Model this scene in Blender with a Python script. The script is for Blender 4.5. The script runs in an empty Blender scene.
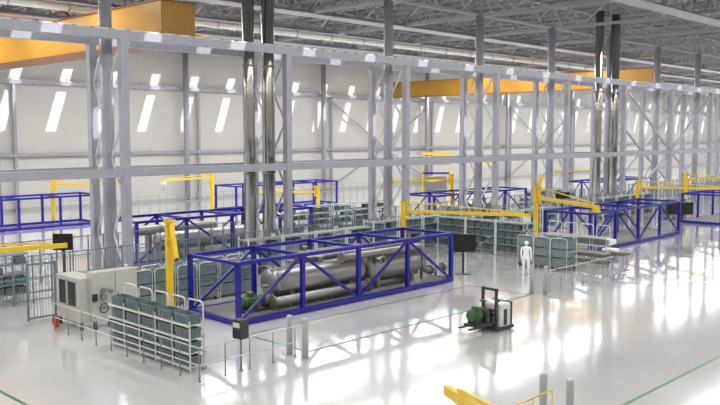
import bpy, bmesh, math, random
from mathutils import Vector, Matrix
random.seed(7)
C = bpy.context.scene.collection
PI = math.pi
D = 27.35            # pitch of the production cells along the hall

# ------------------------------------------------------------------ materials
def mat(name, col, rough=.5, metal=0., var=.06, scale=3., coat=0., bump=0., bscale=40., stretch=None, emit=0., spec=.5):
    m = bpy.data.materials.new(name); m.use_nodes = True
    nt = m.node_tree; b = nt.nodes['Principled BSDF']
    tc = nt.nodes.new('ShaderNodeTexCoord'); mp = nt.nodes.new('ShaderNodeMapping')
    nt.links.new(tc.outputs['Object'], mp.inputs['Vector'])
    if stretch: mp.inputs['Scale'].default_value = stretch
    n = nt.nodes.new('ShaderNodeTexNoise'); n.inputs['Scale'].default_value = scale; n.inputs['Detail'].default_value = 3
    nt.links.new(mp.outputs[0], n.inputs['Vector'])
    r = nt.nodes.new('ShaderNodeValToRGB')
    r.color_ramp.elements[0].position = .3; r.color_ramp.elements[1].position = .7
    r.color_ramp.elements[0].color = [max(0, c*(1-var)) for c in col]+[1]
    r.color_ramp.elements[1].color = [min(1, c*(1+var)) for c in col]+[1]
    nt.links.new(n.outputs['Fac'], r.inputs[0]); nt.links.new(r.outputs[0], b.inputs['Base Color'])
    b.inputs['Roughness'].default_value = rough; b.inputs['Metallic'].default_value = metal
    b.inputs['Coat Weight'].default_value = coat; b.inputs['Coat Roughness'].default_value = .06
    b.inputs['Specular IOR Level'].default_value = spec
    if bump:
        n2 = nt.nodes.new('ShaderNodeTexNoise'); n2.inputs['Scale'].default_value = bscale
        nt.links.new(mp.outputs[0], n2.inputs['Vector'])
        bp = nt.nodes.new('ShaderNodeBump'); bp.inputs['Strength'].default_value = bump; bp.inputs['Distance'].default_value = .02
        nt.links.new(n2.outputs['Fac'], bp.inputs['Height']); nt.links.new(bp.outputs[0], b.inputs['Normal'])
    if emit:
        b.inputs['Emission Color'].default_value = list(col)+[1]; b.inputs['Emission Strength'].default_value = emit
    return m

STEEL = mat('galvanised_steel', (.39,.39,.45), .38, .1)
BRACE = mat('sheen_toned_steel', (.62,.62,.66), .35, .1)  # lighter than the posts, putting the braces' shine into the colour
STEELD = mat('roof_steel', (.46,.46,.49), .6, 0)
WALLM = mat('wall_panel', (.62,.61,.59), .55, 0, .03, .4)
BLUE = mat('blue_paint', (.013,.011,.29), .32, 0, .05)
YEL = mat('yellow_paint', (.85,.57,.02), .35, 0, .05)
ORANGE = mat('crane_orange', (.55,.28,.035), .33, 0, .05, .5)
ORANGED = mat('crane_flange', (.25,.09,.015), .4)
FLOORPL = mat('grey_plate', (.18,.176,.17), .45, .2)  # grey darkened to stand for the shadow over the skid floors
STAIN = mat('stainless', (.36,.35,.335), .36, .85, .06, 1.5)
STAIND = mat('cast_steel', (.28,.27,.25), .4, .7)
POLI = mat('polished_pipe', (.40,.39,.37), .24, 1., .05, .8)
DARK = mat('dark_plastic', (.025,.025,.03), .35)
DARKSTEEL = mat('dark_steel', (.06,.06,.06), .4, .4)
GREEN = mat('green_machine_paint', (.045,.12,.03), .4, 0, .25, 8)
DARKG = mat('dark_green_paint', (.03,.06,.025), .4)
CREAM = mat('cabinet_cream', (.50,.50,.47), .4, 0, .02)
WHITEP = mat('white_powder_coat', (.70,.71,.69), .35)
SUIT = mat('white_coverall', (.93,.93,.93), .6, 0, .01)
TEAL = mat('crate_teal', (.15,.205,.22), .45, 0, .15, 2)
TEALB = mat('large_crate_grey', (.20,.26,.275), .45, 0, .1, 2)
TEALD = mat('crate_dark', (.12,.17,.185), .5, 0, .1, 2)
RACKM = mat('rack_grey_green', (.36,.42,.42), .45, .1)
SHELFM = mat('shelf_grey', (.22,.26,.26), .45, .1)
FENCE = mat('fence_grey', (.17,.22,.24), .45, .1)
DUCTM = mat('duct_galvanised', (.80,.79,.76), .35, .1)
GLINE = mat('green_line_paint', (.015,.16,.045), .3, 0, .1)
RED = mat('red_paint', (.6,.03,.02), .3)
SCREEN = mat('black_screen', (.012,.012,.012), .25)
CONC = mat('bollard_grey', (.45,.46,.47), .4)
BLUEMARK = mat('blue_print', (.03,.05,.5), .4)
ROOFM = mat('roof_deck', (.30,.295,.29), .8, 0, .15, 1.2, stretch=(4,.15,1))
ADDL = mat('addl_tube', (.6,.6,.6), .3)

# floor: glossy poured epoxy with faint unevenness and joints
def floor_material():
    m = bpy.data.materials.new('epoxy_floor'); m.use_nodes = True; nt = m.node_tree; b = nt.nodes['Principled BSDF']
    tc = nt.nodes.new('ShaderNodeTexCoord')
    n = nt.nodes.new('ShaderNodeTexNoise'); n.inputs['Scale'].default_value = .18; n.inputs['Detail'].default_value = 5
    nt.links.new(tc.outputs['Object'], n.inputs['Vector'])
    r = nt.nodes.new('ShaderNodeValToRGB'); r.color_ramp.elements[0].position=.35; r.color_ramp.elements[1].position=.65
    r.color_ramp.elements[0].color=(.61,.61,.61,1); r.color_ramp.elements[1].color=(.72,.72,.715,1)
    nt.links.new(n.outputs['Fac'], r.inputs[0]); nt.links.new(r.outputs[0], b.inputs['Base Color'])
    b.inputs['Roughness'].default_value=.12
    b.inputs['Specular IOR Level'].default_value=.9
    b.inputs['Coat Weight'].default_value=1; b.inputs['Coat Roughness'].default_value=.09; b.inputs['Coat IOR'].default_value=1.58
    n2 = nt.nodes.new('ShaderNodeTexNoise'); n2.inputs['Scale'].default_value=.9; n2.inputs['Detail'].default_value=2
    nt.links.new(tc.outputs['Object'], n2.inputs['Vector'])
    bp = nt.nodes.new('ShaderNodeBump'); bp.inputs['Strength'].default_value=.25; bp.inputs['Distance'].default_value=.02
    nt.links.new(n2.outputs['Fac'], bp.inputs['Height']); nt.links.new(bp.outputs[0], b.inputs['Normal']); nt.links.new(bp.outputs[0], b.inputs['Coat Normal'])
    return m
FLOORM = floor_material()

# ------------------------------------------------------------------ mesh builder
class MB:
    def __init__(s): s.v=[]; s.f=[]; s.sm=[]
    def box(s, x0,y0,z0,x1,y1,z1, ch=0):
        if ch:
            return s.cbox(x0,y0,z0,x1,y1,z1,ch)
        b=len(s.v)
        s.v += [(x0,y0,z0),(x1,y0,z0),(x1,y1,z0),(x0,y1,z0),(x0,y0,z1),(x1,y0,z1),(x1,y1,z1),(x0,y1,z1)]
        for f in ((0,3,2,1),(4,5,6,7),(0,1,5,4),(1,2,6,5),(2,3,7,6),(3,0,4,7)): s.f.append(tuple(b+i for i in f)); s.sm.append(False)
        return s
    def cbox(s, x0,y0,z0,x1,y1,z1, c):           # box with chamfered edges
        bm=bmesh.new(); bmesh.ops.create_cube(bm,size=1)
        for v in bm.verts: v.co=Vector(((x0+x1)/2+v.co.x*(x1-x0),(y0+y1)/2+v.co.y*(y1-y0),(z0+z1)/2+v.co.z*(z1-z0)))
        bmesh.ops.bevel(bm, geom=bm.edges[:], offset=c, segments=2, affect='EDGES', profile=.5)
        b=len(s.v); bm.verts.index_update()
        s.v += [tuple(v.co) for v in bm.verts]
        for f in bm.faces: s.f.append(tuple(b+v.index for v in f.verts)); s.sm.append(False)
        bm.free(); return s
    def frame(s, p, q):
        p=Vector(p); q=Vector(q); d=(q-p).normalized()
        u = Vector((0,0,1)) if abs(d.z)<.95 else Vector((0,1,0))
        a=d.cross(u).normalized(); b=a.cross(d).normalized()
        return p,q,a,b
    def bar(s, p, q, w, h=None):
        h=h or w; p,q,a,b=s.frame(p,q); i=len(s.v)
        for c in (p,q):
            for (m,n) in ((-1,-1),(1,-1),(1,1),(-1,1)): s.v.append(tuple(c+a*(m*w/2)+b*(n*h/2)))
        for f in ((3,2,1,0),(4,5,6,7),(0,1,5,4),(1,2,6,5),(2,3,7,6),(3,0,4,7)): s.f.append(tuple(i+k for k in f)); s.sm.append(False)
        return s
    def tube(s, p, q, r, n=10, r2=None, cap=True):
        r2=r if r2 is None else r2; p,q,a,b=s.frame(p,q); i=len(s.v)
        for c,rr in ((p,r),(q,r2)):
            for k in range(n):
                t=2*PI*k/n; s.v.append(tuple(c+a*(math.cos(t)*rr)+b*(math.sin(t)*rr)))
        for k in range(n): s.f.append((i+k,i+(k+1)%n,i+n+(k+1)%n,i+n+k)); s.sm.append(True)
        if cap: s.f.append(tuple(i+k for k in range(n))[::-1]); s.sm.append(False); s.f.append(tuple(i+n+k for k in range(n))); s.sm.append(False)
        return s
    def path(s, pts, r, n=8):                      # swept round tube through points
        pts=[Vector(p) for p in pts]; rings=[]; prev=None
        for j,p in enumerate(pts):
            d=((pts[min(j+1,len(pts)-1)]-pts[max(j-1,0)])).normalized()
            if prev is None:
                u=Vector((0,0,1)) if abs(d.z)<.95 else Vector((0,1,0)); a=d.cross(u).normalized()
            else: a=(prev-d*prev.dot(d)).normalized()
            prev=a; b=a.cross(d); i=len(s.v); rr = r[j] if isinstance(r,(list,tuple)) else r
            for k in range(n):
                t=2*PI*k/n; s.v.append(tuple(p+a*(math.cos(t)*rr)+b*(math.sin(t)*rr)))
            rings.append(i)
        for r0,r1 in zip(rings,rings[1:]):
            for k in range(n): s.f.append((r0+k,r1+k,r1+(k+1)%n,r0+(k+1)%n)); s.sm.append(True)
        s.f.append(tuple(rings[0]+k for k in range(n))); s.sm.append(False); s.f.append(tuple(rings[-1]+k for k in range(n))[::-1]); s.sm.append(False)
        return s
    def lathe(s, p, d, prof, n=28):                # prof: (distance along axis, radius)
        p=Vector(p); d=Vector(d).normalized()
        return s.path([p+d*t for t,_ in prof],[max(r,.001) for _,r in prof],n)
    def ibeam(s, p, q, w, h, t=.02):
        p,q,a,b=s.frame(p,q)
        s.bar(p+b*(h/2-t/2),q+b*(h/2-t/2),w,t); s.bar(p-b*(h/2-t/2),q-b*(h/2-t/2),w,t); s.bar(p,q,t,h-2*t); return s
    def data(s, name, m):
        me=bpy.data.meshes.new(name); me.from_pydata(s.v,[],s.f); me.polygons.foreach_set('use_smooth',s.sm)
        me.materials.append(m); me.update(); return me

def arc(c, r, a0, a1, ax, ay, n=6):
    c=Vector(c); ax=Vector(ax); ay=Vector(ay)
    return [c+ax*(r*math.cos(a0+(a1-a0)*i/n))+ay*(r*math.sin(a0+(a1-a0)*i/n)) for i in range(n+1)]

def obj(name, mb, m, parent=None, loc=None):
    me = mb if isinstance(mb, bpy.types.Mesh) else mb.data(name, m)
    o=bpy.data.objects.new(name, me); C.objects.link(o)
    if parent: o.parent=parent
    if loc: o.location=loc
    return o
def thing(name, label, cat, loc=(0,0,0), rz=0, group=None):
    o=bpy.data.objects.new(name,None); C.objects.link(o); o.location=loc; o.rotation_euler=(0,0,rz); o.empty_display_size=.2
    return tag(o,label,cat,group)
def tag(o,label,cat,group=None):
    o['label']=label; o['category']=cat
    if group: o['group']=group
    elif 'group' in o: del o['group']
    return o
def struct(name, mb, m):
    o=obj(name,mb,m); o['kind']='structure'; return o
def dup(root, loc, label, group=None, rz=None):
    r=root.copy(); C.objects.link(r); r.location=loc
    if rz is not None: r.rotation_euler=(0,0,rz)
    r['label']=label
    if group: r['group']=group
    def rec(a,b):
        for ch in list(a.children):
            c=ch.copy(); C.objects.link(c); c.parent=b; rec(ch,c)
    rec(root,r); return r
ORD=['first','second','third','fourth','fifth','sixth','seventh','eighth','ninth','tenth','eleventh','twelfth','thirteenth','fourteenth','fifteenth','sixteenth','seventeenth','eighteenth','nineteenth','twentieth']

# ------------------------------------------------------------------ the hall
XMIN,XMAX,YMIN,YMAX=-14,216,-14,78.1
ZR=18.6
struct('floor', MB().box(XMIN,YMIN,-.3,XMAX,YMAX+.3,0), FLOORM)
struct('wall_far', MB().box(XMIN,YMAX,0,XMAX,YMAX+.3,ZR+.4), WALLM)
struct('wall_near', MB().box(XMIN,YMIN-.3,0,XMAX,YMIN,ZR+.4), WALLM)
struct('wall_left', MB().box(XMIN-.3,YMIN-.3,0,XMIN,YMAX+.3,ZR+.4), WALLM)
struct('wall_right', MB().box(XMAX,YMIN-.3,0,XMAX+.3,YMAX+.3,ZR+.4), WALLM)
# roof deck, open along two rows of narrow roof lights
SX,SY=-.323,.97     # sun travel per metre of fall
rows=[(27.6,33.6,19.3,5.2,1.05),(67.25,73.5,40.56-5.04*8,5.04,1.15)]
mb=MB(); y=YMIN-.3
for (ya,yb,x0,st,w) in rows:
    mb.box(XMIN-.3,y,ZR,XMAX+.3,ya,ZR+.25)
    xs=[x0+st*k for k in range(-8,42)]; xs=[a for a in xs if a>XMIN+1 and a<XMAX-1]; xc=XMIN-.3
    for a in xs: mb.box(xc,ya,ZR,a-w/2,yb,ZR+.25); xc=a+w/2
    mb.box(xc,ya,ZR,XMAX+.3,yb,ZR+.25); y=yb
mb.box(XMIN-.3,y,ZR,XMAX+.3,YMAX+.3,ZR+.25)
# folded sheet ribs under the deck
for k in range(0,190):
    yy=-2+k*.43
    if any(a-.1<yy<b+.1 for a,b,*_ in rows): continue
    mb.box(XMIN,yy,ZR-.07,XMAX,yy+.14,ZR)
struct('ceiling', mb, ROOFM)
# raised band of wall sheeting joints
mb=MB()
for z in (3.2,6.4,9.6,12.8,16): mb.box(XMIN,YMAX-.02,z,XMAX,YMAX,z+.03)
struct('trim_1', mb, WALLM)
struct('baseboard_far', MB().box(XMIN,YMAX-.06,0,XMAX,YMAX,.3), CONC)

# painted floor lines
def line(pts, label, w=.1):
    mb=MB()
    for p,q in zip(pts,pts[1:]):
        mb.bar((p[0],p[1],.003),(q[0],q[1],.003),w,.006)
    return tag(obj('floor_line',mb,GLINE),label,'floor line')
line([(9.4,12.6),(9.4,25.4)],'green painted floor line crossing the lower left corner')
line([(18.5,23.6),(18.5,20.35),(32.3,20.35),(32.3,23.6)],'green painted line boxing the floor in front of the nearest blue frame')
line([(18.5,23.75),(32.35,23.75)],'thin green line on the floor along the near edge of the nearest blue frame',.07)
line([(14,10.05),(44,10.05)],'green painted floor line crossing the lower right corner')

# lattice columns between the two aisles
GX=[20.78+10.42*k for k in range(14)]
RX={}
def col_meshes():
    c=MB(); c.tube((0,0,0),(0,0,16.4),.31,20); c.tube((0,0,0),(0,0,.12),.5,20)
    f=MB(); f.box(-.19,-1.79,0,.19,-1.41,11.95); f.box(-.3,-1.9,0,.3,-1.3,.06)
    r=MB(); r.box(-.19,1.31,0,.19,1.69,11.95); r.box(-.3,1.2,0,.3,1.8,.06)
    b=MB(); z=.5; s=0
    while z<11.2:
        for (a0,a1) in ((-1.42,-.28),(.28,1.32)):
            p,q=(a0,a1) if s%2==0 else (a1,a0)
            b.bar((0,p,z),(0,q,z+1.9),.06,.13)
        z+=1.9; s+=1
    return c.data('round_column',STEEL),f.data('square_post',STEEL),r.data('square_post',STEEL),b.data('diagonal_brace',BRACE)
cm=col_meshes(); first=None
for k,x in enumerate(GX):
    lab='grey lattice column of round core and two square posts, %s from the left'%ORD[k] if k else 'grey lattice column nearest the camera, behind the cream cabinets'
    if first is None:
        first=t=thing('lattice_column',lab,'column',(x,37.6,0),0,'lattice columns between the aisles')
        for n,m_ in zip(('round_column','square_post','square_post','diagonal_brace'),cm): obj(n,m_,None,t)
    else: dup(first,(x,37.6,0),lab)
# runway beams
def beam(name,label,y,z,h,rail,x0=8,x1=214):
    t=thing(name,label,'beam',(x0,y,z),0); L=x1-x0
    b=MB(); b.ibeam((0,0,-h/2),(L,0,-h/2),.34,h,.03)
    b.bar((0,-.155,-h/2),(L,-.155,-h/2),.02,h-.06)
    obj('girder',b,STEEL,t)
    if rail:
        r=MB(); r.box(0,-.04,0,L,.04,.07); obj('crane_rail',r,STAIN,t)
        c=MB(); x=.3  # white blocks stand in for the bright glints along the rail
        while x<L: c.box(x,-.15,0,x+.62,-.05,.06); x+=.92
        o=obj('rail_glint',c,WHITEP,t); o['kind']='stuff'; o['label']='row of white blocks standing for glints on the rail'
    return t
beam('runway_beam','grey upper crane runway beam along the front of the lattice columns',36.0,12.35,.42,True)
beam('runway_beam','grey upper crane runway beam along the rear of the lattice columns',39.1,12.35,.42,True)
beam('tie_beam','grey middle tie beam along the front of the lattice columns',36.0,5.72,.4,False)
beam('tie_beam','grey middle tie beam along the rear of the lattice columns',39.1,5.72,.4,False)
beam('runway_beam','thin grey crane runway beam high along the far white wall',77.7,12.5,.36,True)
beam('tie_beam','thin grey lower tie beam along the far white wall',77.7,5.55,.3,False)
# bracing in the long direction
def vbrace(y,x0,xm,x1,zt,zm,lab,w=.16):
    t=thing('cross_bracing',lab,'bracing',(xm,y,0))
    for (p,q) in (((x0-xm,0,zt),(0,0,zm)),((x1-xm,0,zt),(0,0,zm)),((0,0,zm),(x0-xm,0,.3)),((0,0,zm),(x1-xm,0,.3))):
        obj('brace_arm',MB().bar(p,q,w,w),STEEL,t)
vbrace(36.0,GX[5],GX[6],GX[7],11.8,5.6,'grey cross bracing in the front column row right of the polished pipe pair')
vbrace(39.1,GX[5],GX[6],GX[7],11.8,5.6,'grey cross bracing in the rear column row right of the polished pipe pair')
vbrace(77.5,53.6+20.8,85,95.3,11.9,5.5,'thin grey cross bracing on the far wall left of the long orange crane end')
vbrace(77.5,116.2,126.6,137,11.9,5.5,'thin grey cross bracing on the far wall farther right')
# far wall columns
cfa=MB().tube((0,0,0),(0,0,16.4),.31,18).data('round_column',STEEL)
for k in range(8):
    x=31.2+20.84*k
    t=thing('wall_column','grey round column before the far wall, %s from the left'%ORD[k],'column',(x,77.0,0),0,'round columns along the far wall'); obj('round_column',cfa,None,t)
    obj('base_plate',MB().box(-.5,-.5,0,.5,.5,.08),STEEL,t)
    t=thing('wall_post','slim grey square post on the far wall, %s from the left'%ORD[k],'post',(x+2.1,77.7,0),0,'slim square posts along the far wall')
    obj('post',MB().box(-.15,-.12,0,.15,.12,12.1),STEEL,t); obj('base_plate',MB().box(-.3,-.3,0,.3,.3,.05),STEEL,t)

# polished vertical pipes
def vpipe(x,y,r,lab):
    t=thing('polished_pipe',lab,'pipe',(x,y,0))
    obj('pipe',MB().tube((0,0,0),(0,0,18.5),r,32),POLI,t)
    for z in (.02,5.1,11.2): obj('flange',MB().tube((0,0,z),(0,0,z+.1),r+.05,24),STAIND,t)
vpipe(29.2,37.0,.33,'left polished vertical pipe of the pair behind the nearest blue frame')
vpipe(30.62,37.0,.37,'right polished vertical pipe of the pair behind the nearest blue frame')
vpipe(69.7,37.0,.36,'left polished vertical pipe of the distant right-hand pair')
vpipe(72.85,37.0,.40,'right polished vertical pipe of the distant right-hand pair')

# roof trusses across the hall and along it
def truss_mesh(p,q,zb,zt,n,r):
    ch=MB(); w=MB(); p=Vector((*p,0)); q=Vector((*q,0))
    for z in (zb,zt): ch.bar(p+Vector((0,0,z)),q+Vector((0,0,z)),r*2,r*2)
    for i in range(n):
        a=p.lerp(q,i/n); b=p.lerp(q,(i+1)/n); m=(a+b)/2
        w.tube(a+Vector((0,0,zb)),m+Vector((0,0,zt)),r*.85,6,cap=False); w.tube(m+Vector((0,0,zt)),b+Vector((0,0,zb)),r*.85,6,cap=False)
        w.tube(m+Vector((0,0,zb)),m+Vector((0,0,zt)),r*.6,6,cap=False)
    return ch.data('chord',STEELD),w.data('web_member',STEELD)
tm=truss_mesh((0,0),(0,91.2),16.35,18.35,17,.11)
for k,x in enumerate([10.36]+GX+[GX[-1]+10.42*j for j in (1,2,3)]):
    t=thing('roof_truss','grey roof truss spanning the hall, %s from the left'%ORD[k],'truss',(x,-13.4,0),0,'roof trusses across the hall')
    obj('chord',tm[0],None,t); obj('web_member',tm[1],None,t)
tl=truss_mesh((0,0),(208,0),16.45,18.3,60,.09)
for k,y in enumerate((4.4,12.7,21,29.3-4,37.6,45.6,53.6,61.6,77.0)):
    if k==3: y=25.6
    t=thing('roof_girder','grey lattice roof girder running lengthwise, %s from the near wall'%ORD[k],'girder',(2,y,0),0,'lengthwise lattice roof girders')
    obj('chord',tl[0],None,t); obj('web_member',tl[1],None,t)
# secondary purlins
pa=MB().ibeam((0,-13.4,18.4),(0,27.0,18.4),.12,.2,.02).data('purlin',STEELD); pb=MB().ibeam((0,34.3,18.4),(0,66.6,18.4),.12,.2,.02).data('purlin',STEELD)
k=0
for q in range(20):
    for dx in (2.6,5.2,7.8):
        x=10.36+q*10.42+dx
        if x>205: continue
        for me_,nm in ((pa,'near part of the roof'),(pb,'rear part of the roof')):
            o=obj('purlin',me_,None,None,(x,0,0)); tag(o,'grey purlin, %s, %s after the %s truss'%(nm,{2.6:'first',5.2:'middle',7.8:'last'}[dx],ORD[q] if q<20 else q),'purlin','purlins under the roof deck')
# air duct
t=thing('air_duct','long round silver air duct under the roof of the rear aisle','duct',(8,52,15.72))
obj('duct_pipe',MB().tube((0,0,0),(108,0,0),.27,20),DUCTM,t)
x=2; f=MB().tube((0,0,0),(.08,0,0),.31,20).data('duct_joint',STEEL)
while x<108: obj('duct_joint',f,None,t,(x,0,0)); x+=4
x=2.36+10.42; f=MB().bar((0,0,.2),(0,0,.65),.05,.05).data('hanger',STEELD)
while x<108: obj('hanger',f,None,t,(x,0,0)); x+=10.42

# long light strips added under the roof to light the hall
lamps=[]
def strip(y,z,x0,x1,w,power,lab,seen=True):
    t=thing('added_light_strip',lab,'added light',(x0,y,z))
    obj('housing',MB().box(0,-w/2-.03,0.02,x1-x0,w/2+.03,.1),STEELD,t)
    h=MB().bar((0,0,.1),(0,0,ZR-z-.05),.03,.03).data('hanger',STEELD); x=2
    while x<x1-x0: obj('hanger',h,None,t,(x,0,0)); x+=10.42
    l=bpy.data.lights.new('fill_light','AREA'); l.shape='RECTANGLE'; l.size=x1-x0; l.size_y=w; l.energy=power; l.color=(1,.985,.96)
    o=bpy.data.objects.new('fill_light',l); C.objects.link(o); o.parent=t; o.location=((x1-x0)/2,0,0)
LP=30000
for y,pw,nm in ((-6,.6,'behind the camera'),(4.4,.35,'nearest over the front aisle'),(12.7,.5,'second over the front aisle'),(25.6,1,'third over the front aisle'),(45.6,1.1,'nearest over the rear aisle'),(53.6,1.1,'over the middle of the rear aisle'),(61.6,1.1,'nearest the far wall')):
    strip(y,16.15,-10,210,1.4,LP*pw,'long added light strip running lengthwise, '+nm)

# ------------------------------------------------------------------ overhead cranes
def crane(x,y0,y1,lab,w=2.2,h=2.3,zb=12.5):
    t=thing('bridge_crane',lab,'crane',(x,y0,zb))
    L=y1-y0
    obj('bridge_girder',MB().box(0,.3,0,w,L-.3,h,.04),ORANGE,t)
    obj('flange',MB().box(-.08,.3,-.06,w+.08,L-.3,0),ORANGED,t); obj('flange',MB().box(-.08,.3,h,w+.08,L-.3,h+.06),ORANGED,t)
    for yy in (0,L):
        o=MB(); o.box(-.5,yy-.28,-.04,w+.5,yy+.28,.42,.03); obj('end_carriage',o,ORANGE,t)
        for xx in (-.2,w+.2):
            wv=MB(); wv.tube((xx,yy-.09,.1),(xx,yy+.09,.1),.17,14); obj('wheel',wv,DARKSTEEL,t)
crane(25.13,39.1,77.7,'orange bridge crane girder over the rear aisle at upper left',2.2,2.2,12.5)
crane(86.1,39.1,77.7,'long orange bridge crane girder in the distance at centre right',1.1,2.0,12.5)

# ------------------------------------------------------------------ blue framed process skids
SL,SD,SH=13.3,3.2,2.5
def skid_parts(t, plate=True, diag=True):
    w=.17; xs=[i*SL/4 for i in range(5)]
    for y in (0,SD):
        for x in xs: obj('post',MB().box(x-w/2,y-w/2,.1,x+w/2,y+w/2,SH-.08),BLUE,t)
        obj('top_rail',MB().bar((-w/2,y,SH-.07),(SL+w/2,y,SH-.07),.15,.15),BLUE,t)
        obj('bottom_rail',MB().box(-w/2,y-.1,0.03,SL+w/2,y+.1,.22),BLUE,t)
        if diag:
            for i,up in enumerate((1,0,1,0)):
                a,b=xs[i],xs[i+1]
                p,q=((a+.08,y,.2),(b-.08,y,SH-.15)) if up else ((a+.08,y,SH-.15),(b-.08,y,.2))
                obj('diagonal_brace',MB().bar(p,q,.1,.1),BLUE,t)
    for i,x in enumerate(xs): obj('cross_member',MB().bar((x,.07,SH-.07),(x,SD-.07,SH-.07),.13,.13),BLUE,t)
    for x in (0,SL): obj('cross_member',MB().box(x-.09,.1,.03,x+.09,SD-.1,.22),BLUE,t)
    if plate: obj('floor_plate',MB().box(.09,.1,.14,SL-.09,SD-.1,.2),FLOORPL,t)
def bracing_tops(t): pass
SKP=[]
for nm,x,y,pl,dg,lab in (('a',19.15,25.05,True,True,'nearest blue steel skid frame with grey floor plate around silver vessels'),
    ('b',19.15+D,25.0,True,True,'blue steel skid frame with empty floor plate at the right'),
    ('d',24.2,40.9,True,True,'blue steel skid frame behind the left fence around distant vessels'),
    ('e',51.0,41.1,True,True,'blue steel skid frame behind the centre columns in the rear aisle'),
    ('f',20.1,62.2,False,False,'bare blue steel frame far left before the white wall'),
    ('g',67.9,24.95,True,False,'blue steel skid frame at the right edge, farthest of the front aisle'),
    ('h',51.0+D-1.4,41.1,True,True,'blue steel skid frame far right in the rear aisle'),
    ('i',20.1+D,62.2,False,False,'bare blue steel frame before the white wall behind centre columns'),
    ):
    t=thing('skid_frame',lab,'steel frame',(x,y,0)); skid_parts(t,pl,dg); SKP.append(t)

# process vessels inside a skid
def vessel(loc,L,r,lab,rz=0,mat_=STAIN):
    t=thing('pressure_vessel',lab,'vessel',loc,rz)
    dome=[(r*.34*(1-math.cos(a)),r*math.sin(a)) for a in [PI/2*i/7 for i in range(8)]]
    prof=[(a,b) for a,b in dome]+[(L-a,b) for a,b in reversed(dome)]
    obj('shell',MB().lathe((0,0,0),(1,0,0),prof,36),mat_,t)
    for x in (L*.18,L*.82):
        s=MB(); s.box(x-.1,-r*.8,-loc[2]+.2,x+.1,r*.8,-r*.55); obj('saddle',s,STAIND,t)
    for x in (r*.5,L-r*.5): obj('weld_band',MB().lathe((x-.02,0,0),(1,0,0),[(0,r),(0.005,r+.01),(.035,r+.01),(.04,r)],36),STAIN,t)
    return t
def fill_skid(ox,oy,where):
    v=vessel((ox+2.6,oy+1.45,1.12),5.55,.63,'large horizontal silver vessel inside the '+where)
    obj('nozzle',MB().tube((1.3,0,.55),(1.3,0,.85),.1,14).tube((1.3,0,.82),(1.3,0,.88),.17,16),STAIN,v)
    obj('nozzle',MB().tube((3.1,0,.55),(3.1,0,.82),.1,14).tube((3.1,0,.78),(3.1,0,.84),.17,16),STAIN,v)
    obj('valve',MB().tube((3.3,-.5,-.15),(3.3,-.85,-.15),.06,12).tube((3.3,-.8,-.3),(3.3,-.8,.02),.05,12).tube((3.3,-.85,-.1),(3.3,-.9,-.1),.13,14),STAIND,v)
    v2=vessel((ox+8.22,oy+1.45,1.06),3.9,.68,'shorter fat silver vessel at the right end of the '+where)
    obj('nozzle',MB().tube((.5,-.4,.5),(.5,-1.0,.5),.13,16).tube((.5,-.95,.5),(.5,-1.04,.5),.2,18),STAIN,v2)
    obj('bore',MB().tube((.5,-1.041,.5),(.5,-1.05,.5),.13,16),DARK,v2)
    v3=vessel((ox+5.2,oy+2.6,1.78),4.2,.33,'slim silver upper vessel at the rear of the '+where)
    obj('nozzle',MB().tube((.6,0,.3),(.6,0,.5),.08,12).tube((.6,0,.46),(.6,0,.52),.14,14),STAIN,v3)
    def pipe(pts,r,lab):
        t=thing('process_pipe',lab,'pipe',(ox,oy,0)); obj('pipe',MB().path(pts,r,16),STAIN,t); return t
    z=.5
    p=pipe([(2.2,.62,z),(7.9,.62,z)],.2,'thick lower silver pipe in front of the large vessel in the '+where)
    for x in (2.25,7.85): obj('flange',MB().tube((x-.04,.62,z),(x+.04,.62,z),.29,20),STAIND,p)
    for x in (3.1,5.5,7.3): obj('support',MB().box(x-.05,.5,.2,x+.05,.74,.34),STAIND,p)
    zt=1.85
    pts=[(6.6,1.0,zt),(11.9,1.0,zt)]+arc((11.9,1.0,zt-.4),.4,PI/2,0,(1,0,0),(0,0,1))[1:]+[(12.3,1.0,.95)]+arc((12.7,1.0,.95),.4,PI,PI*1.5,(1,0,0),(0,0,1))[1:]+[(12.9,1.0,.55),(13.9,1.0,.55)]
    p=pipe(pts,.16,'silver overhead pipe bending down to an outlet in the '+where)
    for a,b,r in (((13.86,1.0,.55),(13.98,1.0,.55),.25),((12.85,1.0,.55),(12.95,1.0,.55),.24),((12.3,1.0,1.2),(12.3,1.0,1.28),.24),((6.55,1.0,zt),(6.65,1.0,zt),.24)): obj('flange',MB().tube(a,b,r,20),STAIND,p)
    for x0,x1,z1 in ((12.15,12.25,1.5),(13.3,13.4,.42)): obj('support',MB().box(x0,.95,.2,x1,1.05,z1),STAIND,p)
    pts=[(11.2,2.4,2.0)]+arc((11.9,2.4,1.5),.5,PI/2,0,(1,0,0),(0,0,1))+[(12.4,2.4,1.0)]+arc((12.0,2.4,.8),.4,0,-PI/2,(1,0,0),(0,0,1))+[(11.4,2.4,.4)]
    p=pipe(pts,.12,'slim bent silver pipe behind the outlet of the '+where)
    obj('support',MB().box(11.4,2.35,.2,11.5,2.45,.32),STAIND,p)
    p=pipe([(5.0,1.75,1.92),(11.6,1.75,1.92)],.06,'thin straight silver pipe above the vessels of the '+where)
    for x in (5.3,11.4): obj('support',MB().box(x-.04,1.71,1.7,x+.04,1.79,1.9),STAIND,p)
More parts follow.
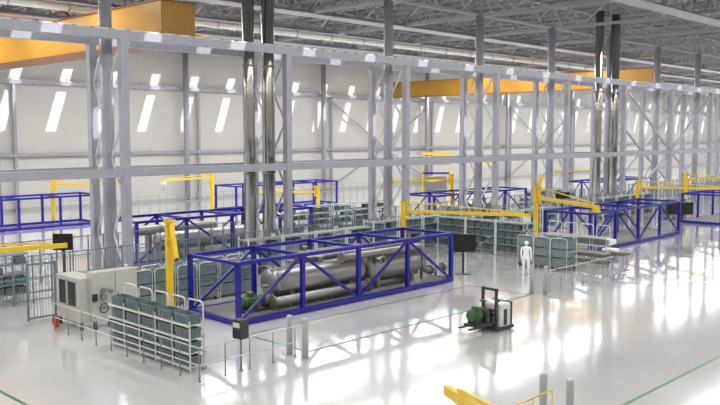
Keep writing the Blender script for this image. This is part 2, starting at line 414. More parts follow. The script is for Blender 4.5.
def pump(loc,rz,lab,vol=None):
    vol=vol or STAIND
    t=thing('pump_set',lab,'pump',loc,rz)
    m=MB(); m.lathe((0,0,.42),(1,0,0),[(0,.16),(.03,.24),(.62,.24),(.66,.15)],24)
    for k in range(14):
        a=2*PI*k/14; m.bar((.08,.25*math.cos(a),.42+.25*math.sin(a)),(.58,.25*math.cos(a),.42+.25*math.sin(a)),.02,.05)
    obj('motor',m,GREEN,t)
    obj('terminal_box',MB().box(.2,-.12,.64,.44,.12,.78),GREEN,t)
    obj('fan_cowl',MB().lathe((-.14,0,.42),(1,0,0),[(0,.12),(.02,.23),(.14,.23),(.15,.2)],24),GREEN,t)
    obj('coupling_guard',MB().tube((.66,0,.42),(.95,0,.42),.11,16),YEL if False else GREEN,t)
    v=MB(); v.lathe((.95,0,.42),(1,0,0),[(0,.14),(.04,.27),(.22,.27),(.26,.14),(.45,.12)],24); v.tube((1.08,0,.6),(1.08,0,.95),.09,16); v.tube((1.08,0,.92),(1.08,0,.98),.16,16); v.tube((1.36,0,.42),(1.43,0,.42),.19,18)
    obj('volute',v,vol,t)
    b=MB(); b.box(-.15,-.3,0,1.35,.3,.1); b.box(0,-.2,.1,.6,.2,.2); b.box(.95,-.12,.1,1.2,.12,.2); obj('base_frame',b,DARKSTEEL,t)
    return t
fill_skid(19.15,25.05,'nearest blue frame')
pump((20.25,26.1,.2),.0,'green motor pump on the floor plate at the left end of the nearest blue frame')
v=vessel((24.2+2,40.9+1.3,1.0),7.5,.55,'silver vessel seen through the fence inside the rear left blue frame')
v=vessel((24.2+1.2,40.9+2.5,1.6),6.0,.3,'slim silver upper vessel inside the rear left blue frame')
v=vessel((51+2,41.1+1.3,1.0),7.5,.55,'silver vessel inside the blue frame behind the centre columns')
# pipes riser loops on rear frame
def riser(x,y,lab):
    t=thing('process_pipe',lab,'pipe',(x,y,0))
    obj('pipe',MB().path([(0,0,.22),(0,0,1.6)]+arc((.3,0,1.6),.3,PI,PI/2,(1,0,0),(0,0,1))[1:]+[(1.2,0,1.9)]+arc((1.2,0,1.6),.3,PI/2,0,(1,0,0),(0,0,1))[1:]+[(1.5,0,.22)],.12,12),STAIN,t)
riser(35.2,42.6,'arched silver pipe at the right end of the rear left blue frame')

# ------------------------------------------------------------------ jib cranes
def jib(x,y,ang,lab,L=6.4,z=3.35,hz=3.9,fold=False,up=False,gold=YEL,bare=False):
    t=thing('jib_crane',lab,'jib crane',(x,y,0),ang)
    p=MB(); p.box(-.12,-.12,.04,.12,.12,hz); p.box(-.3,-.3,0,.3,.3,.05); obj('pole',p,gold,t)
    k=MB(); k.box(-.16,-.16,z-.35,.34,.16,z-.27); k.box(-.16,-.16,hz-.08,.34,.16,hz); k.tube((.27,0,z-.35),(.27,0,hz),.07,12); obj('bracket',k,gold,t)
    a=MB()
    if fold:
        a.bar((.25,0,z+.3),(L,0,fold),.16,.18)
    elif up:
        a.bar((.2,0,z),(L,0,z-.1),.14,.2); a.bar((.27,0,z),(.5,0,z+1.4),.12,.16); a.bar((.5,0,z+1.4),(.15,0,hz),.1,.14)
    else:
        a.bar((.2,0,z),(L,0,z-.05),.12,.16)
    obj('arm',a,gold,t)
    if not fold:
        s=MB(); s.bar((.2,0,hz-.06),(L*.93,0,z+.08),.06,.06); obj('tie_rod',s,gold,t)
        if bare: return t
        h=MB(); h.box(L*.97-.2,-.14,z-.42,L*.97+.2,.14,z-.14,.03); obj('hoist',h,WHITEP if up is False else gold,t)
        c=MB(); c.tube((L*.97,0,z-.42),(L*.97,0,z-.8),.012,6); c.tube((L*.97,0,z-.9),(L*.97,0,z-.8),.04,8); obj('chain',c,DARKSTEEL,t)
    else:
        h=MB(); h.bar((L,0,fold),(L+.06,0,fold-.02),.12,.16); obj('end_stop',h,DARKSTEEL,t)
    return t
A=lambda dx,dy: math.atan2(dy,dx)
jib(18.2,28.3,A(-.09,-.5),'yellow jib crane with folded down arm beside the cream cabinets',.68,3.5,3.98,fold=2.45)
jib(32.55,28.3,A(3.2,-5.8),'yellow jib crane at the far end of the nearest blue frame',6.6)
jib(45.5,28.3,A(-2.7,-5.7),'yellow jib crane with tall upright lever left of the right-hand blue frame',6.4,3.35,4.1,up=True)
jib(59.85,28.3,A(3.4,-5.2),'yellow jib crane behind the far end of the right-hand blue frame',6.6)
jib(5.2,28.6,A(8.2,-1.3),'yellow jib arm reaching in from the left edge above the fence',8.3,3.55,3.98,bare=True)
jib(7.3,2.3,A(2.96,5.69),'yellow jib arm tip rising at the bottom edge of the picture',6.4,bare=True)
jib(73.3,30.2,A(6.0,-2.0),'yellow jib crane at the right edge beyond the black screen',6.2)
jib(31.15,65.7,A(4.4,-4.6),'yellow jib crane inside the bare blue frame at far left',6.2,3.2,3.6)
jib(46.2,64.3,A(-6,-1.0),'thin yellow jib crane standing before the far wall, arm pointing left',6.2,3.3,3.7)
jib(46.46,49.8,A(-3.6,5.2),'yellow jib crane in the rear aisle right of the polished pipes',5.8,2.6,3.1)
jib(57.5,44.4,A(-5.8,2.6),'yellow jib crane beside the rear blue frame behind the centre columns',6.4)
jib(83.5,44.2,A(-5.8,2.6),'distant yellow jib crane in the rear aisle at the right',6.4)
jib(92.0,64.0,A(-6,-1.0),'distant yellow jib crane by the far wall behind the right columns',6.2)

# ------------------------------------------------------------------ crates, racks, trolleys
def crate_mesh(lx,ly,lz,m):
    b=MB(); t=.025
    b.box(-lx/2,-ly/2,0,lx/2,ly/2,t)
    b.box(-lx/2,-ly/2,t,-lx/2+t,ly/2,lz); b.box(lx/2-t,-ly/2,t,lx/2,ly/2,lz); b.box(-lx/2+t,-ly/2,t,lx/2-t,-ly/2+t,lz); b.box(-lx/2+t,ly/2-t,t,lx/2-t,ly/2,lz)
    e=.02
    for z in (lz-.05,lz*.55): 
        b.box(-lx/2-e,-ly/2-e,z,lx/2+e,-ly/2,z+.04); b.box(-lx/2-e,ly/2,z,lx/2+e,ly/2+e,z+.04); b.box(-lx/2-e,-ly/2,z,-lx/2,ly/2,z+.04); b.box(lx/2,-ly/2,z,lx/2+e,ly/2,z+.04)
    for x in (-lx*.3,0,lx*.3): b.box(x-.015,-ly/2-e,.03,x+.015,-ly/2,lz-.05); b.box(x-.015,ly/2,.03,x+.015,ly/2+e,lz-.05)
    for y in (-ly*.3,0,ly*.3): b.box(-lx/2-e,y-.015,.03,-lx/2,y+.015,lz-.05); b.box(lx/2,y-.015,.03,lx/2+e,y+.015,lz-.05)
    return b.data('crate',m)
CR=crate_mesh(.54,.74,.33,TEAL); CRS=crate_mesh(.44,.42,.3,TEALD); CRL=crate_mesh(.8,.42,.26,TEALD); BIGM=crate_mesh(.9,.96,.43,TEALB); BIGR=crate_mesh(1.0,.92,.46,TEAL)
def crate(me,loc,lab,grp,rz=0):
    o=obj('crate',me,None,None,loc); o.rotation_euler=(0,0,rz); return tag(o,lab,'crate',grp)
def hoop(y0,y1,x,h,r=.022):
    R=.14
    return [(x,y0,0.0),(x,y0,h-R)]+[tuple(p) for p in arc((x,y0+R,h-R),R,PI,PI/2,(0,1,0),(0,0,1))[1:]]+[tuple(p) for p in arc((x,y1-R,h-R),R,PI/2,0,(0,1,0),(0,0,1))]+[(x,y1,0.0)]
# flow rack: faces -X, hooped frames, four shelves
FZ=(.12,.56,1.0,1.44)
fr=[('hoop_frame',MB().path(hoop(-.42,.42,.26,2.15),.026,8).data('hoop_frame',WHITEP))]
for yy in (-.5,): fr.append(('front_upright',MB().bar((-.3,yy,0),(-.3,yy,1.62),.035,.035).data('front_upright',WHITEP)))
def shelf_mesh(z):
    b=MB(); b.bar((-.31,-.5,z+.02),(-.31,.54,z+.02),.03,.07); b.bar((.3,-.5,z+.02),(.3,.5,z+.02),.04,.05)
    for y in (-.4,-.2,0,.2,.4): b.bar((-.3,y,z+.01),(.3,y,z+.01),.03,.02)
    return b.data('shelf',WHITEP)
fsh=[shelf_mesh(z) for z in FZ]
def flow_rack(x,y,lab,grp):
    t=thing('flow_rack',lab,'rack',(x,y,0),0,grp)
    for n,m_ in fr: obj(n,m_,None,t)
    for m_ in fsh: obj('shelf',m_,None,t)
    for yy in (-.42,.42): obj('foot',MB().box(.2,yy-.05,0,.32,yy+.05,.03),STAIND,t)
LEV=('bottom','second','third','top')
NTH=('nearest','second nearest','middle','second farthest','farthest')
CRF=crate_mesh(.46,.74,.31,TEAL)
for i in range(5):
    y=21.62+i*.98; x=14.56
    flow_rack(x,y,'white hooped flow rack beside the cream cabinets, %s of the row'%NTH[i],'hooped flow racks beside the cream cabinets')
    for l,z in enumerate(FZ): crate(CRF,(x-.03,y,z+.035),'teal crate, %s shelf of the %s flow rack beside the cream cabinets'%(LEV[l],NTH[i]),'teal crates in the nearest flow racks')
for i in range(4):
    y=22.6+i*1.04; x=43.3; N4=('nearest','second nearest','second farthest','farthest')[i]
    flow_rack(x,y,'white hooped flow rack left of the right-hand blue frame, %s of the row'%N4,'hooped flow racks left of the right-hand frame')
    for l,z in enumerate(FZ):
        if l!=2: continue
        crate(CRF,(x-.03,y,z+.035),'teal crate, %s shelf of the %s flow rack left of right-hand frame'%(LEV[l],N4),'teal crates in the distant flow racks')
# low roller tracks before the distant flow racks
def roller_track(x,y0,y1,z,lab):
    t=thing('roller_track',lab,'conveyor',(x,y0,0)); L=y1-y0
    for xx in (-.25,.25): obj('side_rail',MB().box(xx-.03,0,z-.1,xx+.03,L,z+.03),STAIND,t)
    r=MB().tube((-.22,0,0),(.22,0,0),.03,8).data('roller',STAIN); k=.15
    while k<L: obj('roller',r,None,t,(0,k,z-.03)); k+=.2
    for yy in (.2,L-.2):
        for xx in (-.25,.25): obj('leg',MB().box(xx-.025,yy-.025,0,xx+.025,yy+.025,z-.1),STAIND,t)
for i,(x,z) in enumerate(((42.55,.55),(41.9,.3),(44.3,.5))): roller_track(x,21.4,25.6,z,'low grey roller track by the distant flow racks, %s'%('middle one','front one','rear one')[i])
# roll containers with big crates; face given by rz (0: faces -Y)
def roll_mesh():
    f=MB()
    f.path([(p[1],p[0],p[2]) for p in hoop(-.5,.5,-.52,1.74)],.022,8); f.path([(p[1],p[0],p[2]) for p in hoop(-.5,.5,.52,1.74)],.022,8)
    for s in (-.5,.5):
        for z in (.25,1.0): f.tube((s,-.52,z),(s,.52,z),.014,6)
    return f.data('hoop_frame',WHITEP)
RM=roll_mesh(); RB=MB().box(-.5,-.52,.14,.5,.52,.2).data('base_tray',STAIND)
def rollc(x,y,rz,lab,grp,clab,n=3):
    t=thing('roll_container',lab,'trolley',(x,y,0),rz,grp)
    obj('hoop_frame',RM,None,t); obj('base_tray',RB,None,t)
    for xx in (-.42,.42):
        for yy in (-.42,.42):
            c=MB(); c.tube((xx-.025,yy,.07),(xx+.025,yy,.07),.07,12); c.box(xx-.04,yy-.02,.1,xx+.04,yy+.02,.14); obj('caster',c,DARK,t)
    for k in range(n): crate(BIGM,(x,y,.202+k*.485),'large teal crate, %s in the %s'%(('lowest','second','topmost')[k],clab),'large teal crates in roll containers',rz)
for i in range(6):
    rollc(17.9+i*1.12,30.45,0,'white hooped roll container behind the nearest blue frame, %s from the left'%ORD[i],'roll containers behind the nearest blue frame','%s roll container behind the nearest blue frame'%ORD[i])
for i in range(3):
    rollc(39.85,25.1-i*1.05,PI/2,'roll container of large crates beside the standing person, %s from the left'%ORD[i],'roll containers beside the standing person','%s roll container beside the standing person'%ORD[i])
# shelving racks (local: length along x, facing -y)
def shelving_mesh(L,dp,h,zs):
    up=MB()
    for y in (0,dp): up.box(-.03,y-.03,0,.03,y+.03,h)
    up.bar((0,0,.3),(0,dp,h-.3),.02,.02)
    up.bar((0,0,h-.3),(0,dp,.3),.02,.02)
    sh=[MB().box(-.02,-.02,z,L+.02,dp+.02,z+.05).data('shelf',SHELFM) for z in zs]
    return up.data('upright_frame',WHITEP),sh
S1=shelving_mesh(2.2,.8,2.15,(.15,.6,1.05,1.5,1.95))
def shelving(x,y,rz,lab,grp,clab,fillp=.85,zs=(.15,.6,1.05,1.5),nc=4):
    t=thing('shelving_rack',lab,'rack',(x,y,0),rz,grp)
    obj('upright_frame',S1[0],None,t); obj('upright_frame',S1[0],None,t,(2.2,0,0))
    for s in S1[1]: obj('shelf',s,None,t)
    Mx=Matrix.Rotation(rz,3,'Z')
    for l,z in enumerate(zs):
        for j in range(nc):
            if random.random()>fillp: continue
            p=Mx@Vector(((.32+j*.53) if nc==4 else (.4+j*.7 if nc==3 else .6+j*1.0),.3,0))
            crate(CRS if nc>2 else CRL,(x+p.x,y+p.y,z+.052),'small teal crate, %s shelf, %s from left, %s'%(LEV[l],ORD[j],clab),'small crates on shelving',rz)
for i in range(3):
    shelving(42.1,33.6-i*2.3,-PI/2,'grey shelving rack of crates behind the standing person, %s from the left'%ORD[i],'shelving behind the standing person','%s shelving rack behind the standing person'%ORD[i],.85)
for i in range(4):
    shelving(25.6+i*2.35,32.6,0,'grey shelving rack between the fence and the nearest blue frame, %s from the left'%ORD[i],'shelving along the front fence','%s shelving rack along the front fence'%ORD[i],.7,nc=3)
for i in range(3):
    shelving(36.6+i*2.4-.4,33.9,0,'shelving rack by the fence beyond the nearest blue frame, %s from the left'%ORD[i],'shelving beyond the nearest blue frame','%s shelving rack beyond the nearest blue frame'%ORD[i],.8)
for i in range(2):
    shelving(14.0-.1+i*2.35-2.35,36.6,0,'shelving rack of dark crates behind the left fence, %s'%('left one','right one')[i],'shelving behind the left fence','%s shelving rack behind the left fence'%('left','right')[i],.8)
for i in range(4):
    shelving(63.5+i*2.5,33.0,0,'distant grey shelving rack right of the black screen, %s from the left'%ORD[i],'shelving at the right edge','%s distant shelving rack at the right edge'%ORD[i],.8,nc=2)
for i in range(4):
    shelving(44.5+2.5*i,31.8,0,'grey shelving rack behind the right-hand blue frame, %s from the left'%ORD[i],'shelving behind the right-hand blue frame','%s shelving rack behind the right-hand blue frame'%ORD[i],.8,nc=2)
for i in range(5):
    shelving(38.8+i*2.4,45.0,0,'grey shelving rack in the rear aisle beside the left vessels, %s from the left'%ORD[i],'shelving in the rear aisle','%s shelving rack in the rear aisle'%ORD[i],.6,nc=2)
for i in range(4):
    shelving(66.0+i*2.5,42.4,0,'grey shelving rack in the rear aisle behind the right-hand columns, %s from the left'%ORD[i],'shelving behind right-hand columns','%s shelving rack behind the right-hand columns'%ORD[i],.7,nc=2)
for i in range(3):
    rollc(70.3+i*1.15,30.4,0,'roll container at the right edge beyond the black screen, %s from the left'%ORD[i],'roll containers at the right edge','%s roll container at the right edge'%ORD[i])

# cream control cabinets
t=thing('control_cabinet','large cream machine cabinet with two dark windows and gauges, left of flow racks','cabinet',(14.55,28.35,0))
obj('window_cabinet',MB().box(-.05,.3,.3,.75,2.2,1.98,.02),CREAM,t)
obj('tall_cabinet',MB().box(.35,0,.35,1.26,.55,2.2,.02),CREAM,t)
obj('tall_cabinet',MB().box(1.28,0,.35,2.2,.55,2.2,.02),CREAM,t)
for x,y in ((.05,.4),(.05,2.1),(.65,2.1),(.45,.1),(1.25,.1),(2.1,.1),(1.25,.45),(2.1,.45)): obj('foot',MB().box(x-.05,y-.05,0,x+.05,y+.05,.35),DARKSTEEL,t)
for y0,y1 in ((.55,1.2),(1.35,1.9)):
    w=obj('window',MB().box(-.07,y0,.9,-.05,y1,1.82),SCREEN,t); obj('window_frame',MB().box(-.08,y0-.04,.86,-.05,y1+.04,.9).box(-.08,y1,.86,-.05,y1+.04,1.86).box(-.08,y0-.04,.86,-.05,y0,1.86).box(-.08,y0-.04,1.82,-.05,y1+.04,1.86),CREAM,w)
g_=MB(); g_.tube((.75,-.12,1.25),(.75,0,1.25),.13,18); g_.tube((.75,-.1,1.5),(.75,0,1.5),.1,16); g_.tube((1.05,-.1,1.42),(1.05,0,1.42),.08,16); g_.path([(.6,-.06,1.25),(.6,-.08,1.5),(.9,-.08,1.56),(1.15,-.06,1.4)],.02,8); obj('valve_group',g_,STAIND,t)
obj('control_panel',MB().box(.28,-.09,1.12,.48,0,1.4,.01),DARK,t)
r=MB(); ring=arc((.75,-.06,.82),.18,0,2*PI,(1,0,0),(0,0,1),16); r.path(ring,.02,8); r.tube((.75,-.06,.82),(.75,0,.82),.025,8); r.bar((.58,-.06,.82),(.92,-.06,.82),.02,.02); obj('handwheel',r,DARKSTEEL,t)
obj('vent',MB().box(1.15,-.03,.45,1.6,0,.9),DARK,t)
obj('door_handle',MB().box(1.34,-.05,1.1,1.38,0,1.35),STAIND,t)
obj('indicator_light',MB().tube((1.9,.3,2.2),(1.9,.3,2.33),.06,12),WHITEP,t)

# fire extinguisher
t=thing('fire_extinguisher','red fire extinguisher on the floor left of the cream cabinet','fire extinguisher',(14.2,30.0,0))
obj('cylinder',MB().lathe((0,0,0),(0,0,1),[(0,.09),(.02,.1),(.4,.1),(.46,.05),(.48,.03)],18),RED,t)
obj('valve_handle',MB().box(-.09,-.02,.48,.04,.02,.52),DARK,t)
obj('hose',MB().path([(-.05,0,.5),(-.14,0,.42),(-.13,0,.15)],.015,6),DARK,t)

# guard rails
def guard(pts,lab,h=1.03,mid=.5,posts=None,m=WHITEP):
    base=pts[0]; t=thing('guard_rail',lab,'railing',(base[0],base[1],0))
    L=[Vector((p[0]-base[0],p[1]-base[1],0)) for p in pts]
    for nm,z in (('top_rail',h),('mid_rail',mid)):
        if z is None: continue
        b=MB()
        for p,q in zip(L,L[1:]): b.tube(p+Vector((0,0,z)),q+Vector((0,0,z)),.02,8)
        obj(nm,b,m,t)
    for p,q in zip(L,L[1:]):
        n=max(1,round((q-p).length/1.0))
        for i in range(n):
            c=p.lerp(q,i/n); obj('post',MB().tube(c,c+Vector((0,0,h)),.018,8).tube(c,c+Vector((0,0,.02)),.05,10),STAIND if m is WHITEP else m,t)
    c=L[-1]; obj('post',MB().tube(c,c+Vector((0,0,h)),.018,8).tube(c,c+Vector((0,0,.02)),.05,10),STAIND if m is WHITEP else m,t)
guard([(13.92,29.5),(13.92,20.14),(17.75,20.18)],'white two-bar guard rail turning the corner round the nearest flow racks')
guard([(33.5,20.05),(39.6,19.95)],'white guard rail on the open floor right of the person',mid=None)
guard([(14.2,10.44),(17.75,10.48)],'guard rail end at the bottom edge beside two bollards',m=YEL)  # yellow here stands for a warm reflection on the rail
for i,(x,y,l) in enumerate(((17.8,20.5,'left grey bollard of the pair by the guard rail corner'),(17.83,19.75,'right grey bollard of the pair by the guard rail corner'),(17.82,10.78,'left grey bollard of the pair at the bottom edge'),(17.84,10.04,'right grey bollard of the pair at the bottom edge'),(32.66,20.48,'left grey bollard of the distant pair in front of the person'),(32.68,19.75,'right grey bollard of the distant pair in front of the person'))):
    t=thing('bollard',l,'bollard',(x,y,0)); obj('post',MB().lathe((0,0,0),(0,0,1),[(0,.1),(1.32,.1),(1.36,.08),(1.37,.02)],18),CONC,t); obj('base_plate',MB().tube((0,0,0),(0,0,.02),.17,18),CONC,t)

# operator terminal on the rail corner
t=thing('operator_terminal','dark grey operator terminal box mounted on the guard rail before the nearest blue frame','terminal',(15.5,20.15,0),.1)
obj('case',MB().box(-.2,-.2,1.06,.14,.18,1.66,.015),DARKSTEEL,t)
obj('display',MB().box(-.215,-.14,1.42,-.2,.14,1.57),WHITEP,t)
obj('keypad',MB().box(-.215,-.16,1.12,-.2,.16,1.34),DARK,t)
obj('stand',MB().tube((0.04,0.06,.02),(.04,.06,1.06),.03,12).tube((.04,.06,0),(.04,.06,.02),.09,18),STAIND,t)
# black screens beyond frame ends
def screen(x,y,z,w,h,rz,lab,dp=.12):
    t=thing('display_screen',lab,'screen',(x,y,0),rz)
    obj('panel',MB().box(-w/2,-dp/2,z-h/2,w/2,dp/2,z+h/2,.02),SCREEN,t)
    s=MB(); s.box(-.06,dp/2,0,.06,dp/2+.1,z+h*.2); s.box(-.4,-.25,0,.4,.3,.03); obj('stand',s,DARKSTEEL,t)
screen(34.75,26.0,1.65,1.3,.95,-PI/4-.1,'black display screen at the far end of the nearest blue frame')
screen(34.85+D,26.0,1.72,1.9,.95,-PI/4-.1,'black display screen at the far end of the right-hand blue frame',.6)
screen(18.3,37.7,2.2,.95,.8,-PI/4,'dark slatted screen above the left fence')
screen(57.2,33.2,2.6,1.1,.5,-PI/4,'small dark screen above the shelving left of distant pipes')

# white sign board with blue print
t=thing('sign_board','white sign board with blue print behind the nearest blue frame','sign',(24.9,31.4,0),-.3)
obj('board',MB().box(-.32,-.02,1.1,.32,.02,1.5),WHITEP,t)
b=MB(); b.box(-.22,-.026,1.33,-.05,-.02,1.4); b.box(0,-.026,1.33,.12,-.02,1.4); b.box(-.22,-.026,1.2,.1,-.02,1.25); obj('print',b,BLUEMARK,t)
obj('post',MB().box(-.03,.02,0,.03,.06,1.5),STAIND,t)

# fences either side of the column row
def fence_mesh():
    posts=MB().box(-.03,-.03,0,.03,.03,2.12).box(-.09,-.09,0,.09,.09,.02).data('post',FENCE)
    p=MB(); W=10.42/12
    for z in (.12,1.1,2.06): p.box(.035,-.02,z,W-.035,.02,z+.045)
    x=.12
    while x<W-.05: p.box(x-.006,-.006,.14,x+.006,.006,2.08); x+=.15
    return posts,p.data('mesh_panel',FENCE),W
FP,FM,W=fence_mesh()
fproto=None
for y,nm in ((35.0,'front'),(39.95,'rear')):
    for k in range(-1,9):
        x0=GX[0]+10.42*k - 0
        lab='grey mesh fence bay in the %s fence line, %s bay from the left'%(nm,ORD[k+1])
        if fproto is None:
            fproto=t=thing('mesh_fence',lab,'fence',(x0,y,0),0,'mesh fence bays')
            for i in range(12):
                obj('post',FP,None,t,(i*W,0,0)); obj('mesh_panel',FM,None,t,(i*W,0,0))
        else: dup(fproto,(x0,y,0),lab,'mesh fence bays')
# gate by the cabinet
t=thing('mesh_gate','grey mesh gate standing left of the cream cabinet','gate',(13.9,31.75,0),.0)
g=MB()
for x in (0,1.15): g.box(x-.04,-.04,0,x+.04,.04,2.3)
g.box(0,-.03,.05,1.15,.03,.12); g.box(0,-.03,2.2,1.15,.03,2.28); g.box(0,-.02,1.1,1.15,.02,1.16); obj('gate_frame',g,FENCE,t)
g=MB(); x=.12
while x<1.1: g.box(x-.006,-.006,.1,x+.006,.006,2.2); x+=.12
obj('mesh_panel',g,FENCE,t)
t=thing('work_platform','distant machine platform with yellow railings between the centre columns','platform',(86,69.0,0),-.9)
for z,nm in ((3.3,'deck'),(4.5,'upper_rail')):
    if nm=='deck': obj('deck',MB().box(-1.9,-1,z,1.9,1,z+.15),CONC,t)
    for y in (-1,1): obj('railing',MB().bar((-1.9,y,z+.3),(1.9,y,z+.3),.2,.3).bar((-1.9,y,z),(-1.9,y,z+.4),.1,.1).bar((1.9,y,z),(1.9,y,z+.4),.1,.1),YEL,t)
for x in (-1.8,1.8):
    for y in (-.95,.95): obj('leg',MB().box(x-.08,y-.08,0,x+.08,y+.08,4.9),YEL,t)
obj('cross_beam',MB().box(-1.75,-1.1,2.1,1.75,-.95,2.35),BLUE,t)
obj('machine_box',MB().box(-1.4,-.8,.1,1.4,.8,1.7,.03),STAIND,t)
# low far barriers
for k in range(6):
    t=thing('low_barrier','low grey barrier on the floor before the far wall, %s from the left'%ORD[k],'barrier',(36+k*10.4,72.5,0),0,'low barriers before the far wall')
    b=MB()
    for z in (.4,.8,1.15): b.bar((0,0,z),(9.6,0,z),.06,.05)
    for i in range(9): b.box(i*1.2-.03,-.03,0,i*1.2+.03,.03,1.2)
    obj('barrier_frame',b,CONC,t)

# ------------------------------------------------------------------ pallet truck carrying a pump
T=thing('lift_truck','small white and black driverless lift truck in the open floor','forklift',(25.3,17.75,0),math.radians(176))   # local +x = forks
b=MB(); b.box(-.98,-.42,.1,-.22,.42,1.02,.07); obj('body',b,WHITEP,T)
b=MB(); b.box(-1.02,-.46,.04,.05,.46,.16,.02); obj('chassis',b,DARKSTEEL,T)
b=MB(); b.box(-.6,.4,.2,-.42,.44,.8,.01); obj('side_panel',b,DARK,T)
b=MB(); b.box(-.9,.38,.1,-.83,.45,1.05); b.box(-.9,-.45,.1,-.83,-.38,1.05); b.box(-.9,-.4,1.0,-.83,.4,1.05); obj('bumper_strip',b,DARK,T)
b=MB(); b.box(-.14,-.36,.1,-.04,-.28,1.62); b.box(-.14,.28,.1,-.04,.36,1.62); b.box(-.14,-.36,1.53,-.04,.36,1.62); b.box(-.13,-.28,.75,-.05,.28,.82); obj('mast',b,DARKSTEEL,T)
b=MB(); b.box(-.03,-.32,.25,.03,.32,.33); b.box(-.03,-.32,.6,.03,.32,.66); b.box(-.03,-.2,.25,.03,-.12,.8); b.box(-.03,.12,.25,.03,.2,.8); obj('fork_carriage',b,DARKSTEEL,T)
for y in (-.24,.24): obj('fork',MB().box(.03,y-.06,.25,1.35,y+.06,.3),DARKSTEEL,T)
for x in (-.85,-.1):
    for y in (-.36,.36): obj('wheel',MB().tube((x,y-.06,.09),(x,y+.06,.09),.09,16),DARK,T)
obj('scanner',MB().tube((-.6,0,1.02),(-.6,0,1.1),.07,16),DARK,T)
a=math.radians(176)
p=Vector((25.3,17.75,.302))+Matrix.Rotation(a,3,'Z')@Vector((.95,0,0))
pm_=pump(tuple(p),a+PI,'green motor pump carried on the forks of the lift truck',DARKG); pm_.scale=(.62,.95,.92)
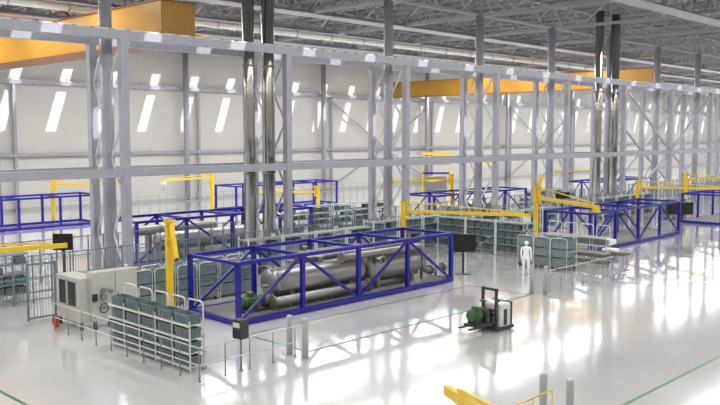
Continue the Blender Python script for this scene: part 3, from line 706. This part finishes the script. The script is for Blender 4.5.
# flip so base rests on forks
# ------------------------------------------------------------------ people
def person(loc,rz,lab,stride=.0):
    t=thing('person',lab,'person',loc,rz)
    bm=bmesh.new(); sk=bm.verts.layers.skin.verify(); V={}
    def v(n,co,r,root=False):
        x=bm.verts.new(co); x[sk].radius=(r,r) if not isinstance(r,tuple) else r; x[sk].use_root=root; V[n]=x; return x
    def e(*ns):
        for a_,b_ in zip(ns,ns[1:]): bm.edges.new((V[a_],V[b_]))
    v('pel',(0,0,.93),(.135,.11),True); v('wst',(0,0,1.08),(.125,.095)); v('chs',(0,.0,1.28),(.15,.11)); v('shl',(0,0,1.40),(.12,.085)); v('nk',(0,.0,1.48),.055); v('nk2',(0,.01,1.54),.055)
    e('pel','wst','chs','shl','nk','nk2')
    for s,n in ((-1,'l'),(1,'r')):
        v(n+'h',(s*.10,0,.88),.095); v(n+'k',(s*.11,.02+stride*s,.49),.062); v(n+'c',(s*.11,-.01+stride*1.2*s,.32),.056); v(n+'a',(s*.12,-.02+stride*2*s,.09),.042); v(n+'t',(s*.135,.15+stride*2*s,.035),.036)
        e('pel',n+'h',n+'k',n+'c',n+'a',n+'t')
        v(n+'s',(s*.19,0,1.41),.058); v(n+'e',(s*.215,-.03,1.13),.046); v(n+'w',(s*.215,.05,.90),.032); v(n+'p',(s*.21,.07,.84),(.036,.02))
        e('shl',n+'s',n+'e',n+'w',n+'p')
        for k,(fy,ln) in enumerate(((.035,.07),(.013,.08),(-.01,.075),(-.032,.06))):
            v(n+'f%d'%k,(s*.21,.075+fy,.79),.009); v(n+'g%d'%k,(s*.20,.08+fy,.79-ln*.7),.008); e(n+'p',n+'f%d'%k,n+'g%d'%k)
        v(n+'u',(s*.19,.12,.83),.010); v(n+'v',(s*.18,.135,.79),.009); e(n+'p',n+'u',n+'v')
    me=bpy.data.meshes.new('body'); bm.to_mesh(me); bm.free()
    o=bpy.data.objects.new('tmp',me); C.objects.link(o)
    o.modifiers.new('s','SKIN'); m2=o.modifiers.new('d','SUBSURF'); m2.levels=2; m2.render_levels=2
    dg=bpy.context.evaluated_depsgraph_get(); me2=bpy.data.meshes.new_from_object(o.evaluated_get(dg)); bpy.data.objects.remove(o)
    # head joined to the same body mesh
    bb=bmesh.new(); bb.from_mesh(me2)
    r=bmesh.ops.create_uvsphere(bb,u_segments=20,v_segments=14,radius=1)
    for q in r['verts']:
        c=q.co.copy(); c.x*=.078*(1-.18*max(0,-c.z)); c.y*=.097; c.z*=.12
        q.co=c+Vector((0,.015,1.64))
    r=bmesh.ops.create_cone(bb,segments=8,radius1=.018,radius2=.006,depth=.04,cap_ends=True,matrix=Matrix.Translation((0,.115,1.63))@Matrix.Rotation(-PI/2,4,'X'))
    for s in (-1,1):
        bmesh.ops.create_uvsphere(bb,u_segments=8,v_segments=6,radius=.022,matrix=Matrix.Translation((s*.078,.0,1.635)))
        bmesh.ops.create_uvsphere(bb,u_segments=8,v_segments=6,radius=.012,matrix=Matrix.Translation((s*.03,.098,1.655)))
    bmesh.ops.create_uvsphere(bb,u_segments=8,v_segments=6,radius=.018,matrix=Matrix.Translation((0,.098,1.585))@Matrix.Diagonal((1.3,.5,.4,1)))
    for f in bb.faces: f.smooth=True
    bb.to_mesh(me2); bb.free(); me2.materials.clear(); me2.materials.append(SUIT); me2.name='body'
    t.scale=(1.22,1.25,1.0); obj('body',me2,None,t)
    h=MB(); h.lathe((0,.0,1.62),(0,0,1),[(.0,.09),(.05,.098),(.1,.088),(.135,.05),(.148,.005)],20); obj('hood',h,SUIT,t)
    return t
person((37.05,23.6,0),2.4,'person in a white coverall standing on the open floor beside crates')
person((17.1,36.9,0),-2.2,'person in a white coverall walking behind the fence left of the cream cabinets',.1)
# white blocks standing for bright reflections near the right frame
for i,(x,y,z,l) in enumerate(((45.9,23.5,.75,'upper white block standing for a reflection, guard rail side of right flow racks'),(45.3,23.0,.3,'lower white block standing for a reflection, guard rail side of right flow racks'))):
    o=obj('reflection_block',MB().box(-.35,-.4,0,.35,.4,.3,.04),SUIT,None,(x,y,z)); tag(o,l,'box')

# ------------------------------------------------------------------ light, sky, camera
sun=bpy.data.lights.new('sun','SUN'); sun.energy=9.5; sun.angle=math.radians(.6); sun.color=(1,.98,.95)
so=bpy.data.objects.new('sun',sun); C.objects.link(so)
so.rotation_euler=Vector((SX,SY,-1)).to_track_quat('-Z','Y').to_euler()
w=bpy.data.worlds.new('World'); bpy.context.scene.world=w; w.use_nodes=True
w.node_tree.nodes['Background'].inputs[0].default_value=(.55,.62,.7,1); w.node_tree.nodes['Background'].inputs[1].default_value=.3

cam=bpy.data.cameras.new('camera'); co=bpy.data.objects.new('camera',cam); C.objects.link(co)
cam.sensor_width=36; cam.lens=820/720*36; cam.clip_end=600; cam.clip_start=.1
co.location=(0,0,7.4)
az=math.radians(44.0496); pt=math.atan(68.5/820)
d=Vector((math.cos(az)*math.cos(pt),math.sin(az)*math.cos(pt),-math.sin(pt)))
co.rotation_euler=d.to_track_quat('-Z','Y').to_euler()
cam.dof.use_dof=True; cam.dof.focus_distance=36; cam.dof.aperture_fstop=1.5
bpy.context.scene.camera=co
vs=bpy.context.scene.view_settings; vs.view_transform='Standard'; vs.look='None'; vs.gamma=1; vs.use_curve_mapping=False; vs.exposure=-.92
